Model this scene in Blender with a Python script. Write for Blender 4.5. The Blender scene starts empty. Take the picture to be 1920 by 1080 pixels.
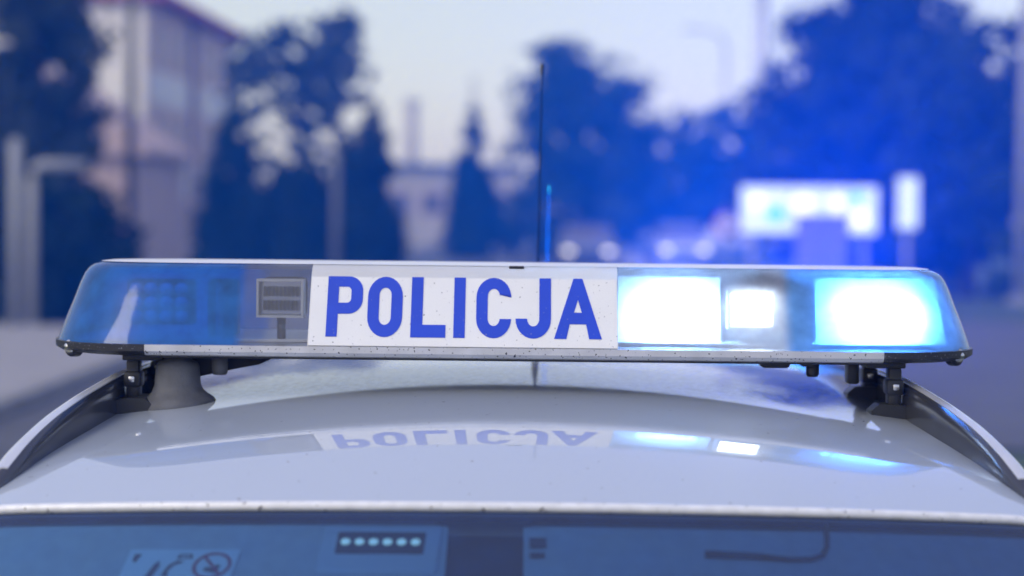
import bpy, bmesh, math, random
import numpy as np
from mathutils import Vector, Matrix
R = math.radians
scene = bpy.context.scene
C = scene.collection

# ------------------------------------------------------------------ camera
CAM_Z = 1.731
cd = bpy.data.cameras.new('camera'); cam = bpy.data.objects.new('camera', cd); C.objects.link(cam)
scene.camera = cam
cd.sensor_width = 36; cd.lens = 68.8; cd.clip_start = 0.05; cd.clip_end = 2000
cam.location = (0, -2.6, CAM_Z)
cam.matrix_world = (Matrix.Translation((0, -2.6, CAM_Z)) @ Matrix.Rotation(R(0.08), 4, 'Z')
                    @ Matrix.Rotation(R(90 - 2.18), 4, 'X') @ Matrix.Rotation(R(0.6), 4, 'Z'))
cd.dof.use_dof = True; cd.dof.focus_distance = 2.52; cd.dof.aperture_fstop = 2.5

# ------------------------------------------------------------------ sky, sun, exposure
SUN_EL, SUN_ROT = R(40), R(228)
world = bpy.data.worlds.new('World'); scene.world = world; world.use_nodes = True
wn, wl = world.node_tree.nodes, world.node_tree.links
wn.clear()
sky = wn.new('ShaderNodeTexSky'); sky.sky_type = 'NISHITA'; sky.sun_disc = False
sky.sun_elevation = SUN_EL; sky.sun_rotation = SUN_ROT
sky.air_density = 1.0; sky.dust_density = 2.0; sky.ozone_density = 5.0
veil = wn.new('ShaderNodeMix'); veil.data_type = 'RGBA'          # thin high overcast over the blue
veil.inputs[0].default_value = 0.22
veil.inputs[7].default_value = (10, 10.5, 17, 1)
wl.new(sky.outputs[0], veil.inputs[6])
bg = wn.new('ShaderNodeBackground'); bg.inputs[1].default_value = 0.15
tint = wn.new('ShaderNodeMix'); tint.data_type = 'RGBA'; tint.blend_type = 'MULTIPLY'; tint.inputs[0].default_value = 1
tint.inputs[7].default_value = (1.07, 1.0, .95, 1)                # cool late-day light
wl.new(veil.outputs[2], tint.inputs[6]); wl.new(tint.outputs[2], bg.inputs[0])
wo = wn.new('ShaderNodeOutputWorld'); wl.new(bg.outputs[0], wo.inputs[0])
sd = bpy.data.lights.new('sun', 'SUN'); sd.energy = 0.95; sd.angle = R(25); sd.color = (1, .95, .88)
sun = bpy.data.objects.new('sun', sd); C.objects.link(sun)
sdir = Vector((math.sin(SUN_ROT) * math.cos(SUN_EL), math.cos(SUN_ROT) * math.cos(SUN_EL), math.sin(SUN_EL)))
sun.rotation_euler = sdir.to_track_quat('Z', 'Y').to_euler()
vs = scene.view_settings
vs.view_transform = 'Standard'; vs.look = 'None'; vs.gamma = 1; vs.exposure = 0.0; vs.use_curve_mapping = False
scene.render.engine = 'CYCLES'
cy = scene.cycles
cy.use_denoising = True; cy.max_bounces = 10; cy.diffuse_bounces = 3; cy.glossy_bounces = 4
cy.transmission_bounces = 6; cy.transparent_max_bounces = 16; cy.volume_bounces = 1
cy.sample_clamp_indirect = 6; cy.caustics_reflective = False; cy.caustics_refractive = False

# ------------------------------------------------------------------ helpers
def link(o, parent=None):
    C.objects.link(o)
    if parent is not None:
        o.parent = parent
        o.matrix_parent_inverse = parent.matrix_basis.inverted()
    return o

def thing(name, label, cat, loc=(0, 0, 0), group=None):
    o = bpy.data.objects.new(name, None); o.empty_display_size = .1
    o.location = loc; o['label'] = label; o['category'] = cat
    if group: o['group'] = group
    C.objects.link(o)
    o.matrix_basis = Matrix.Translation(loc)
    return o

def tag(o, label, cat, group=None):
    o['label'] = label; o['category'] = cat
    if group: o['group'] = group
    return o

def obj(name, bm, m, parent=None, smooth=False, label=None, kind=None, angle=None):
    if isinstance(bm, bmesh.types.BMesh):
        me = bpy.data.meshes.new(name); bm.to_mesh(me); bm.free()
    else:
        me = bm
    if m is not None and not me.materials: me.materials.append(m)
    if smooth:
        me.polygons.foreach_set('use_smooth', [True] * len(me.polygons))
    if angle is not None:
        me.polygons.foreach_set('use_smooth', [True] * len(me.polygons))
        me.set_sharp_from_angle(angle=R(angle))
    o = bpy.data.objects.new(name, me); link(o, parent)
    if label: o['label'] = label
    if kind: o['kind'] = kind
    return o

def copy_tree(o, delta, parent=None):
    c = o.copy(); C.objects.link(c)
    if parent is None:
        c.matrix_basis = delta @ o.matrix_basis
    else:
        c.parent = parent
    for ch in list(o.children):
        copy_tree(ch, delta, c)
    return c

def box(bm, x0, x1, y0, y1, z0, z1, bev=0.0, seg=2, mtx=None):
    g = bmesh.ops.create_cube(bm, size=1)
    vs_ = g['verts']
    M = Matrix.Translation(((x0 + x1) / 2, (y0 + y1) / 2, (z0 + z1) / 2)) @ Matrix.Diagonal((x1 - x0, y1 - y0, z1 - z0, 1))
    bmesh.ops.transform(bm, matrix=M, verts=vs_)
    if bev > 0:
        es = list({e for v in vs_ for e in v.link_edges})
        r = bmesh.ops.bevel(bm, geom=es, offset=bev, segments=seg, affect='EDGES', profile=.5)
        vs_ = list({v for f in r['faces'] for v in f.verts} | {v for v in vs_ if v.is_valid})
    if mtx is not None:
        bmesh.ops.transform(bm, matrix=mtx, verts=vs_)
    return vs_

def newbox(*a, **k):
    bm = bmesh.new(); box(bm, *a, **k); return bm

def loft(bm, rings, closed=True, cap=True):
    vr = [[bm.verts.new(p) for p in r] for r in rings]
    n = len(vr[0])
    for a, b in zip(vr, vr[1:]):
        for i in range(n if closed else n - 1):
            j = (i + 1) % n
            try: bm.faces.new((a[i], a[j], b[j], b[i]))
            except ValueError: pass
    if cap and closed:
        for r in (vr[0], vr[-1]):
            try: bm.faces.new(r)
            except ValueError: pass
    bmesh.ops.recalc_face_normals(bm, faces=bm.faces)
    return vr

def tube(bm, pts, rad, n=8):
    pts = [Vector(p) for p in pts]
    rads = rad if isinstance(rad, (list, tuple)) else [rad] * len(pts)
    rings = []
    for i, p in enumerate(pts):
        t = (pts[min(i + 1, len(pts) - 1)] - pts[max(i - 1, 0)]).normalized()
        u = t.cross(Vector((0, 0, 1)))
        if u.length < .2: u = t.cross(Vector((1, 0, 0)))
        u.normalize(); v = t.cross(u).normalized()
        rings.append([p + rads[i] * (math.cos(a) * u + math.sin(a) * v) for a in [2 * math.pi * k / n for k in range(n)]])
    loft(bm, rings)

def lathe(bm, prof, n=24, mtx=None, sx=1, sy=1):
    rings = [[Vector((r * sx * math.cos(2 * math.pi * k / n), r * sy * math.sin(2 * math.pi * k / n), z)) for k in range(n)] for r, z in prof]
    if mtx is not None: rings = [[mtx @ p for p in r] for r in rings]
    loft(bm, rings)

def sheet(name, fn, nu, nv, m, parent, smooth=True):
    bm = bmesh.new()
    vv = [[bm.verts.new(fn(i / nu, j / nv)) for i in range(nu + 1)] for j in range(nv + 1)]
    for j in range(nv):
        for i in range(nu):
            bm.faces.new((vv[j][i], vv[j][i + 1], vv[j + 1][i + 1], vv[j + 1][i]))
    bmesh.ops.recalc_face_normals(bm, faces=bm.faces)
    return obj(name, bm, m, parent, smooth)

def arc(cx, cy_, rx, ry, a0, a1, n=14):
    return [(cx + rx * math.cos(R(a0 + (a1 - a0) * i / n)), cy_ + ry * math.sin(R(a0 + (a1 - a0) * i / n))) for i in range(n + 1)]

def flat_shape(name, loops, depth, M, m, parent, label=None):
    cu = bpy.data.curves.new(name, 'CURVE'); cu.dimensions = '2D'; cu.fill_mode = 'BOTH'; cu.extrude = depth / 2
    for lp in loops:
        s = cu.splines.new('POLY'); s.points.add(len(lp) - 1); s.use_cyclic_u = True
        for p, q in zip(s.points, lp): p.co = (q[0], q[1], 0, 1)
    t = bpy.data.objects.new(name, cu); C.objects.link(t)
    dg = bpy.context.evaluated_depsgraph_get()
    me = bpy.data.meshes.new_from_object(t.evaluated_get(dg)); me.name = name
    bpy.data.objects.remove(t); bpy.data.curves.remove(cu)
    me.transform(M)
    me.materials.clear()
    return obj(name, me, m, parent, label=label)

# ------------------------------------------------------------------ materials
def new_mat(name):
    m = bpy.data.materials.new(name); m.use_nodes = True
    nt = m.node_tree; b = nt.nodes['Principled BSDF']
    return m, nt, b

def mat(name, col, rough=.5, metal=0, var=.0, scale=8, coat=0, bump=0, bscale=60, spec=.5, speck=None, emit=None, estr=0):
    m, nt, b = new_mat(name); N, L = nt.nodes, nt.links
    b.inputs['Base Color'].default_value = (*col, 1); b.inputs['Roughness'].default_value = rough
    b.inputs['Metallic'].default_value = metal; b.inputs['Coat Weight'].default_value = coat
    b.inputs['Coat Roughness'].default_value = .03; b.inputs['Specular IOR Level'].default_value = spec
    tc = N.new('ShaderNodeTexCoord')
    last = None
    if var > 0 or speck:
        n = N.new('ShaderNodeTexNoise'); n.inputs['Scale'].default_value = scale; n.inputs['Detail'].default_value = 6
        L.new(tc.outputs['Object'], n.inputs['Vector'])
        r = N.new('ShaderNodeMapRange'); r.inputs[1].default_value = .3; r.inputs[2].default_value = .7
        r.inputs[3].default_value = 1 - var; r.inputs[4].default_value = 1 + var
        L.new(n.outputs[0], r.inputs[0])
        mx = N.new('ShaderNodeMix'); mx.data_type = 'RGBA'; mx.blend_type = 'MULTIPLY'; mx.inputs[0].default_value = 1
        mx.inputs[6].default_value = (*col, 1); L.new(r.outputs[0], mx.inputs[7]); last = mx.outputs[2]
        if speck:
            sc, th, scol = speck
            n2 = N.new('ShaderNodeTexNoise'); n2.inputs['Scale'].default_value = sc; n2.inputs['Detail'].default_value = 1
            L.new(tc.outputs['Object'], n2.inputs['Vector'])
            r2 = N.new('ShaderNodeMapRange'); r2.inputs[1].default_value = th; r2.inputs[2].default_value = th + .03
            L.new(n2.outputs[0], r2.inputs[0])
            mx2 = N.new('ShaderNodeMix'); mx2.data_type = 'RGBA'; mx2.inputs[7].default_value = (*scol, 1)
            L.new(r2.outputs[0], mx2.inputs[0]); L.new(last, mx2.inputs[6]); last = mx2.outputs[2]
        L.new(last, b.inputs['Base Color'])
    if bump > 0:
        n3 = N.new('ShaderNodeTexNoise'); n3.inputs['Scale'].default_value = bscale; n3.inputs['Detail'].default_value = 4
        L.new(tc.outputs['Object'], n3.inputs['Vector'])
        bp = N.new('ShaderNodeBump'); bp.inputs['Strength'].default_value = bump; bp.inputs['Distance'].default_value = .01
        L.new(n3.outputs[0], bp.inputs['Height']); L.new(bp.outputs[0], b.inputs['Normal'])
    if emit:
        b.inputs['Emission Color'].default_value = (*emit, 1); b.inputs['Emission Strength'].default_value = estr
    return m

M = {}
M['asphalt'] = mat('asphalt', (.085, .088, .10), .75, var=.18, scale=1.3, bump=.3, bscale=90)
M['paving'] = mat('paving', (.30, .29, .30), .8, var=.12, scale=2)
M['kerb'] = mat('kerb_stone', (.24, .24, .25), .85, var=.15, scale=3)
M['grass'] = mat('grass', (.045, .075, .03), .95, var=.3, scale=.8, bump=.5, bscale=12)
M['render_cream'] = mat('render_cream', (.74, .56, .46), .85, var=.06, scale=.6)
M['render_white'] = mat('render_white', (.82, .80, .78), .85, var=.05, scale=.6)
M['render_pink'] = mat('render_pink', (.50, .38, .36), .85, var=.06, scale=.6)
M['roof_tile'] = mat('roof_tile', (.36, .08, .05), .8, var=.2, scale=3)
M['win_glass'] = mat('window_glass', (.10, .09, .10), .12, spec=.7)
M['win_warm'] = mat('curtained_window', (.22, .14, .12), .35, spec=.5)
M['win_frame'] = mat('window_frame', (.50, .34, .29), .6)
M['grey_wall'] = mat('grey_wall', (.42, .40, .42), .9, var=.08, scale=.5)
M['bark'] = mat('bark', (.06, .048, .04), .95, var=.3, scale=6, bump=.6, bscale=30)
M['galv'] = mat('galvanised_steel', (.45, .47, .50), .45, metal=.7, var=.12, scale=4)
M['dark_steel'] = mat('dark_painted_steel', (.05, .055, .07), .5, var=.1)
M['pale_post'] = mat('pale_painted_post', (.30, .31, .34), .6, var=.08)
M['post_grey'] = mat('post_grey', (.14, .145, .16), .7, var=.1)
M['black_plastic'] = mat('black_plastic', (.018, .02, .026), .42, var=.25, scale=40, bump=.12, bscale=500)
M['black_speck'] = mat('dusty_black_plastic', (.02, .022, .03), .38, var=.3, scale=30, speck=(420, .68, (.25, .26, .3)))
M['rubber'] = mat('grey_rubber', (.10, .105, .12), .62, var=.25, scale=35, bump=.15, bscale=300)
M['alu'] = mat('dirty_aluminium', (.72, .72, .75), .38, metal=.75, var=.14, scale=22, speck=(260, .675, (.05, .05, .055)))
M['steel'] = mat('screw_steel', (.6, .6, .62), .25, metal=1)
M['chrome'] = mat('chrome_reflector', (.8, .82, .85), .12, metal=1)
M['cover_white'] = mat('white_cover', (.80, .80, .80), .3, var=.03, scale=15)
M['sign_white'] = mat('reflective_white_film', (.84, .84, .84), .35, var=.025, scale=20, speck=(300, .735, (.22, .22, .24)))
M['letter_blue'] = mat('blue_film', (.012, .06, .58), .32, var=.05, scale=30, speck=(330, .75, (.3, .33, .5)))
M['glass_black'] = mat('black_frit_glass', (.008, .012, .03), .06, spec=.6)
M['headliner'] = mat('headliner_fabric', (.16, .165, .18), .95, var=.08, scale=60)
M['visor'] = mat('sun_visor_vinyl', (.56, .57, .58), .8, var=.06, scale=50, bump=.1, bscale=400)
M['dash'] = mat('dashboard_plastic', (.02, .02, .022), .7, var=.2, scale=40)
M['seat'] = mat('seat_fabric', (.03, .03, .034), .95, var=.2, scale=60)
M['label_white'] = mat('printed_label', (.88, .89, .88), .6)
M['print_red'] = mat('print_red', (.42, .05, .07), .6)
M['print_dark'] = mat('print_dark', (.05, .05, .06), .6)
M['tyre'] = mat('tyre_rubber', (.018, .018, .02), .85, var=.2)
M['rail'] = mat('roof_rail_metal', (.085, .09, .11), .2, metal=.6, var=.08, scale=12)
M['antenna'] = mat('antenna_flare_blue', (.008, .030, .12), .8, spec=.1)  # blue of the lamp flare painted into the dark rod
M['rail_cap'] = mat('bright_rail_cap', (.74, .75, .78), .25, metal=.5, var=.05, scale=20)
M['cyan_print'] = mat('sign_cyan', (.1, .5, .6), .5, emit=(.05, .5, .8), estr=.8)
M['sign_lit'] = mat('backlit_sign_face', (.8, .8, .8), .4, emit=(.62, .86, 1.0), estr=.55)
M['sign_lit2'] = mat('backlit_sign_bright', (.8, .8, .8), .4, emit=(.95, .95, 1.0), estr=.95)
M['sign_red'] = mat('road_sign_red', (.5, .03, .04), .5)
M['headlamp'] = mat('lit_headlamp', (.8, .8, .8), .2, emit=(1, .95, .95), estr=1.6)
M['paint_silver'] = mat('silver_paint', (.55, .56, .6), .3, metal=.5, coat=1)
M['paint_dark'] = mat('dark_blue_paint', (.05, .06, .10), .35, coat=1)
M['paint_pale'] = mat('pale_paint', (.7, .7, .72), .35, coat=1)
M['cabinet'] = mat('utility_cabinet', (.20, .19, .22), .6, var=.1)

def add_translucent(m, fac, col):
    nt = m.node_tree; N, L = nt.nodes, nt.links
    out = N['Material Output']; b = N['Principled BSDF']
    t = N.new('ShaderNodeBsdfTranslucent'); t.inputs[0].default_value = (*col, 1)
    mx = N.new('ShaderNodeMixShader'); mx.inputs[0].default_value = fac
    L.new(b.outputs[0], mx.inputs[1]); L.new(t.outputs[0], mx.inputs[2]); L.new(mx.outputs[0], out.inputs[0])
M['film'] = mat('reflective_sign_film', (.90, .90, .89), .3, var=.03, scale=14, speck=(300, .735, (.22, .22, .24)))
add_translucent(M['film'], .12, (.9, .93, .96))
M['centre_cover'] = mat('translucent_centre_cover', (.82, .82, .82), .3, var=.03, scale=15)
add_translucent(M['centre_cover'], .3, (.9, .93, .96))

# white clear-coated roof paint with road grime toward the rear
def paint_mat():
    m, nt, b = new_mat('white_car_paint'); N, L = nt.nodes, nt.links
    b.inputs['Roughness'].default_value = .5; b.inputs['Coat Weight'].default_value = 1; b.inputs['Coat Roughness'].default_value = .012
    b.inputs['Coat IOR'].default_value = 2.0; b.inputs['Specular IOR Level'].default_value = .2
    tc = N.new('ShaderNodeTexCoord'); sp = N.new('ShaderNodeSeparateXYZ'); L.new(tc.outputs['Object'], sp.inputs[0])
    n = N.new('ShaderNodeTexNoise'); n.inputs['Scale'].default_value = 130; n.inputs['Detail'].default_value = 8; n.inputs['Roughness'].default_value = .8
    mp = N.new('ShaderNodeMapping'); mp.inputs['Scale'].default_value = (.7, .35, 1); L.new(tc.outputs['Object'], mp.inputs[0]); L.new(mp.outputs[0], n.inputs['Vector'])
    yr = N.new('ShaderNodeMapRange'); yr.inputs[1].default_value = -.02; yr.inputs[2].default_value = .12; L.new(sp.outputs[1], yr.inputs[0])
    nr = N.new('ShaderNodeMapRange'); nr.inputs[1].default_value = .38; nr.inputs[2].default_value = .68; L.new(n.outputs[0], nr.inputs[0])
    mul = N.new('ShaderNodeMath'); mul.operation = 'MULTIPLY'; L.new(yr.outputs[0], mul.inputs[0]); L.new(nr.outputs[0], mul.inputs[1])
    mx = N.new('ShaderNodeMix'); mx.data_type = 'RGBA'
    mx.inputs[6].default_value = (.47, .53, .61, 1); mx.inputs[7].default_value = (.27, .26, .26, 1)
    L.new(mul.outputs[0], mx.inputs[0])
    n2 = N.new('ShaderNodeTexNoise'); n2.inputs['Scale'].default_value = 120; n2.inputs['Detail'].default_value = 1; L.new(tc.outputs['Object'], n2.inputs['Vector'])
    sr = N.new('ShaderNodeMapRange'); sr.inputs[1].default_value = .765; sr.inputs[2].default_value = .79; L.new(n2.outputs[0], sr.inputs[0])
    mx2 = N.new('ShaderNodeMix'); mx2.data_type = 'RGBA'; mx2.inputs[7].default_value = (.2, .19, .18, 1)
    L.new(sr.outputs[0], mx2.inputs[0]); L.new(mx.outputs[2], mx2.inputs[6]); L.new(mx2.outputs[2], b.inputs['Base Color'])
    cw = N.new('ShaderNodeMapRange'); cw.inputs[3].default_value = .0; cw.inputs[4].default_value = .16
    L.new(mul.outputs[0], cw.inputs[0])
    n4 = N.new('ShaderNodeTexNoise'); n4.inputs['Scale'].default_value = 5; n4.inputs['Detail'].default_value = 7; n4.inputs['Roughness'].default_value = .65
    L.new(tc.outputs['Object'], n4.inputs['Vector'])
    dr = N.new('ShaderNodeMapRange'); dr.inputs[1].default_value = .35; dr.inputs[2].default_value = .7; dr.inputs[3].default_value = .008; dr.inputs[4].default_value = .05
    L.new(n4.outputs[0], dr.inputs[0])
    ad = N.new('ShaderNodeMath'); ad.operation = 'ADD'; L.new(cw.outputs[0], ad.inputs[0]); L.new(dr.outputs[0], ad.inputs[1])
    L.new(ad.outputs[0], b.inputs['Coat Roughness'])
    n5 = N.new('ShaderNodeTexNoise'); n5.inputs['Scale'].default_value = 420; n5.inputs['Detail'].default_value = 2; L.new(tc.outputs['Object'], n5.inputs['Vector'])
    dm = N.new('ShaderNodeMapRange'); dm.inputs[1].default_value = .58; dm.inputs[2].default_value = .72; dm.inputs[3].default_value = 0; dm.inputs[4].default_value = .5; L.new(n5.outputs[0], dm.inputs[0])
    dm2 = N.new('ShaderNodeMath'); dm2.operation = 'MULTIPLY'; L.new(dm.outputs[0], dm2.inputs[0]); L.new(n4.outputs[0], dm2.inputs[1])
    mx3 = N.new('ShaderNodeMix'); mx3.data_type = 'RGBA'; mx3.inputs[7].default_value = (.30, .30, .31, 1)
    L.new(dm2.outputs[0], mx3.inputs[0]); L.new(mx2.outputs[2], mx3.inputs[6]); L.new(mx3.outputs[2], b.inputs['Base Color'])
    cwt = N.new('ShaderNodeMapRange'); cwt.inputs[3].default_value = 1; cwt.inputs[4].default_value = .55; L.new(dm2.outputs[0], cwt.inputs[0]); L.new(cwt.outputs[0], b.inputs['Coat Weight'])
    return m
M['paint'] = paint_mat()

# thin plastic: tinted see-through + milky body + clear gloss
def thin_plastic(name, halftone_sign=0, tint=(.06, .2, .8), milky=.3, body=(.03, .16, .78), clear_milky=.30, ior=1.5, full=False, even=False):
    m, nt, b = new_mat(name); N, L = nt.nodes, nt.links; N.remove(b)
    out = N['Material Output']
    tr = N.new('ShaderNodeBsdfTransparent'); df = N.new('ShaderNodeBsdfDiffuse'); tl = N.new('ShaderNodeBsdfTranslucent')
    gl = N.new('ShaderNodeBsdfGlossy'); gl.inputs['Roughness'].default_value = .06
    tc = N.new('ShaderNodeTexCoord')
    tr.inputs[0].default_value = (*tint, 1); df.inputs[0].default_value = (*body, 1); tl.inputs[0].default_value = (*body, 1)
    mil = N.new('ShaderNodeMath'); mil.operation = 'MULTIPLY'; mil.inputs[1].default_value = 1; mil.inputs[0].default_value = milky
    if halftone_sign:
        sp = N.new('ShaderNodeSeparateXYZ'); L.new(tc.outputs['Object'], sp.inputs[0])
        def math_(op, a, c):
            k = N.new('ShaderNodeMath'); k.operation = op
            for i, v in enumerate((a, c)):
                if v is None: continue
                if isinstance(v, (int, float)): k.inputs[i].default_value = v
                else: L.new(v, k.inputs[i])
            return k.outputs[0]
        ax = math_('MULTIPLY', sp.outputs[0], halftone_sign)
        t = math_('DIVIDE', math_('SUBTRACT', ax, .358), .018)                 # 0 clear .. 1 blue
        sx = math_('SINE', math_('MULTIPLY', sp.outputs[0], 2100), None); sz = math_('SINE', math_('MULTIPLY', sp.outputs[2], 2100), None)
        p = math_('ADD', math_('MULTIPLY', math_('MULTIPLY', sx, sz), .5), .5)
        f = math_('GREATER_THAN', t, p)
        for node, c0, c1 in ((tr, (.86, .88, .93), tint), (df, (.55, .57, .66), body), (tl, (.8, .84, .9), body)):
            mx = N.new('ShaderNodeMix'); mx.data_type = 'RGBA'; mx.inputs[6].default_value = (*c0, 1); mx.inputs[7].default_value = (*c1, 1)
            L.new(f, mx.inputs[0]); L.new(mx.outputs[2], node.inputs[0])
        mr = N.new('ShaderNodeMapRange'); mr.inputs[3].default_value = clear_milky; mr.inputs[4].default_value = milky
        L.new(f, mr.inputs[0]); milk_out = mr.outputs[0]
    else:
        milk_out = mil.outputs[0]
    # dust makes the milkiness uneven
    n = N.new('ShaderNodeTexNoise'); n.inputs['Scale'].default_value = 26; n.inputs['Detail'].default_value = 8; L.new(tc.outputs['Object'], n.inputs['Vector'])
    nr = N.new('ShaderNodeMapRange'); nr.inputs[1].default_value = .3; nr.inputs[2].default_value = .7; nr.inputs[3].default_value = .75 if not even else 1.25; nr.inputs[4].default_value = 1.3
    L.new(n.outputs[0], nr.inputs[0])
    mm = N.new('ShaderNodeMath'); mm.operation = 'MULTIPLY'; L.new(milk_out, mm.inputs[0]); L.new(nr.outputs[0], mm.inputs[1])
    half = N.new('ShaderNodeMixShader'); half.inputs[0].default_value = .9 if full else .5; L.new(df.outputs[0], half.inputs[1]); L.new(tl.outputs[0], half.inputs[2])
    ms = N.new('ShaderNodeMixShader'); L.new(mm.outputs[0], ms.inputs[0]); L.new(tr.outputs[0], ms.inputs[1]); L.new(half.outputs[0], ms.inputs[2])
    fr = N.new('ShaderNodeFresnel'); fr.inputs[0].default_value = ior
    mg = N.new('ShaderNodeMixShader'); L.new(fr.outputs[0], mg.inputs[0]); L.new(ms.outputs[0], mg.inputs[1]); L.new(gl.outputs[0], mg.inputs[2])
    L.new(mg.outputs[0], out.inputs[0])
    return m
M['lens_left'] = thin_plastic('blue_and_clear_lens_left', -1, tint=(.07, .34, .95), milky=.52, body=(.03, .31, .96), clear_milky=.2)
M['lens_right'] = thin_plastic('blue_and_clear_lens_right', 1, tint=(.14, .4, .9), milky=.54, body=(.2, .48, .92), clear_milky=.42)  # same lens as the left, paler and milkier to paint in lamp glow
M['clear'] = thin_plastic('clear_plastic', 0, tint=(.93, .94, .96), milky=.06, body=(.8, .82, .85))
M['blue_cast'] = thin_plastic('blue_cast_glass', 0, ior=1.8, tint=(.38, .68, .98), milky=.11, body=(.01, .22, .9))  # overall blue cast painted into the upper windscreen glass
M['led_unlit'] = mat('unlit_led_lens', (.85, .86, .88), .2)
M['windscreen'] = thin_plastic('windscreen_glass', 0, ior=1.8, tint=(.60, .80, .93), milky=.02, body=(.5, .65, .8))
M['led_lit'] = mat('lit_blue_led', (.5, .6, .8), .3, emit=(1.0, 1.7, 3.0), estr=150)
M['led_lit_clear'] = mat('lit_blue_led_clear', (.5, .6, .8), .3, emit=(.8, 1.6, 3.0), estr=46)
M['led_glow_clear'] = mat('glow_plate_inner', (.5, .6, .8), .3, emit=(.8, 1.6, 3.0), estr=24)
M['led_glow'] = mat('glow_plate_outer', (.5, .6, .8), .3, emit=(1.0, 1.7, 3.0), estr=80)  # glows by itself, no lamp of its own
M['diffuser'] = thin_plastic('bloom_diffuser', 0, tint=(.9, .93, .96), milky=.76, body=(.86, .9, .95), full=True, even=True)  # stands in for soft bloom around the lit modules
M['lamp_lit'] = mat('lit_white_lamp', (.8, .8, .8), .3, emit=(1.0, 1.15, 1.35), estr=14)
M['led_pale'] = mat('visor_led', (.8, .85, .8), .3, emit=(.75, .95, .85), estr=.55)

def leaf_mat(name, c0, c1):
    m, nt, b = new_mat(name); N, L = nt.nodes, nt.links
    tc = N.new('ShaderNodeTexCoord'); n = N.new('ShaderNodeTexNoise'); n.inputs['Scale'].default_value = .9; n.inputs['Detail'].default_value = 5
    L.new(tc.outputs['Object'], n.inputs['Vector'])
    r = N.new('ShaderNodeMapRange'); r.inputs[1].default_value = .35; r.inputs[2].default_value = .65; L.new(n.outputs[0], r.inputs[0])
    mx = N.new('ShaderNodeMix'); mx.data_type = 'RGBA'; mx.inputs[6].default_value = (*c0, 1); mx.inputs[7].default_value = (*c1, 1)
    L.new(r.outputs[0], mx.inputs[0]); L.new(mx.outputs[2], b.inputs['Base Color'])
    b.inputs['Roughness'].default_value = .9; b.inputs['Specular IOR Level'].default_value = .1
    return m
M['leaf_dark'] = leaf_mat('conifer_foliage', (.010, .026, .018), (.02, .042, .026))
M['leaf_mid'] = leaf_mat('broadleaf_foliage', (.012, .032, .018), (.05, .09, .045))
M['leaf_grey'] = leaf_mat('grey_green_foliage', (.024, .04, .028), (.085, .105, .07))

# ------------------------------------------------------------------ ground, road, pavement
def slab(name, x0, x1, y0, y1, z, m, kind='structure'):
    bm = bmesh.new()
    f = [bm.verts.new((x, y, z)) for x, y in ((x0, y0), (x1, y0), (x1, y1), (x0, y1))]
    bm.faces.new(f); return obj(name, bm, m, kind=kind)
slab('ground', -118, 118, -55, 118, -.02, M['grass'])
slab('road', -4.3, 3.4, -55, 117, 0.0, M['asphalt'])
slab('side_road', 3.4, 60, 12, 30, .004, M['asphalt'])
def kerbed(name, x0, x1, y0, y1, h, side):
    o = obj(name, newbox(x0, x1, y0, y1, -.05, h), M['paving']); o['kind'] = 'structure'
    kx = x1 if side > 0 else x0
    L_ = 1.0
    kme = None
    y = y0
    i = 0
    while y < min(y1, 60):
        if kme is None:
            k = obj('kerb_stone', newbox(kx - .07, kx + .07, y + .005, y + L_ - .005, -.04, h + .012, bev=.015), M['kerb'], o); kme = k
        else:
            k = kme.copy(); C.objects.link(k); k.location = (0, i * L_, 0)
        y += L_; i += 1
    return o
kerbed('pavement', -7.6, -4.3, 4, 24.6, .12, 1)
kerbed('pavement', -5.0, -4.3, 24.62, 110, .12, 1)
kerbed('pavement', 3.4, 5.4, 30, 110, .12, -1)
# lane dashes on the road
dash0 = None
for i in range(14):
    if dash0 is None:
        dash0 = slab('lane_marking', -.42, -.30, 8, 11, .004, M['sign_white'])
    else:
        d = dash0.copy(); C.objects.link(d); d.location = (0, i * 7, 0)

# ------------------------------------------------------------------ trees
def leaves_mesh(name, clumps, n, size, rng, flat=1.0):
    """clumps: (centre xyz, radius xyz) list; quads scattered through them"""
    cl = np.array([c[0] + c[1] for c in clumps]); vol = cl[:, 3] * cl[:, 4] * cl[:, 5]
    idx = rng.choice(len(cl), n, p=vol / vol.sum())
    d = rng.normal(size=(n, 3)); d /= np.linalg.norm(d, axis=1)[:, None]
    r = rng.random(n) ** .6
    p = cl[idx, :3] + d * r[:, None] * cl[idx, 3:]
    a = rng.normal(size=(n, 3)); a /= np.linalg.norm(a, axis=1)[:, None]
    b = np.cross(a, rng.normal(size=(n, 3))); b /= np.linalg.norm(b, axis=1)[:, None]
    s = size * (.6 + .8 * rng.random(n))[:, None]
    a = a * s; b = b * s * .6
    v = np.stack([p - a, p + b * .9, p + a, p - b * .9], 1).reshape(-1, 3)
    me = bpy.data.meshes.new(name)
    me.vertices.add(4 * n); me.vertices.foreach_set('co', v.ravel())
    me.loops.add(4 * n); me.loops.foreach_set('vertex_index', np.arange(4 * n, dtype=np.int32))
    me.polygons.add(n); me.polygons.foreach_set('loop_start', np.arange(0, 4 * n, 4, dtype=np.int32))
    me.update(calc_edges=True)
    return me

def lobes_to_clumps(lobes, per, rng, rad=.42):
    out = []
    for (c, r) in lobes:
        for k in range(per):
            d = rng.normal(size=3); d /= np.linalg.norm(d)
            q = rng.random() ** .4
            s = rad * (.6 + .7 * rng.random())
            out.append((tuple(c[i] + d[i] * r[i] * q for i in range(3)), tuple(s * min(r) * np.array((1, 1, .8)))))
    return out

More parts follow.
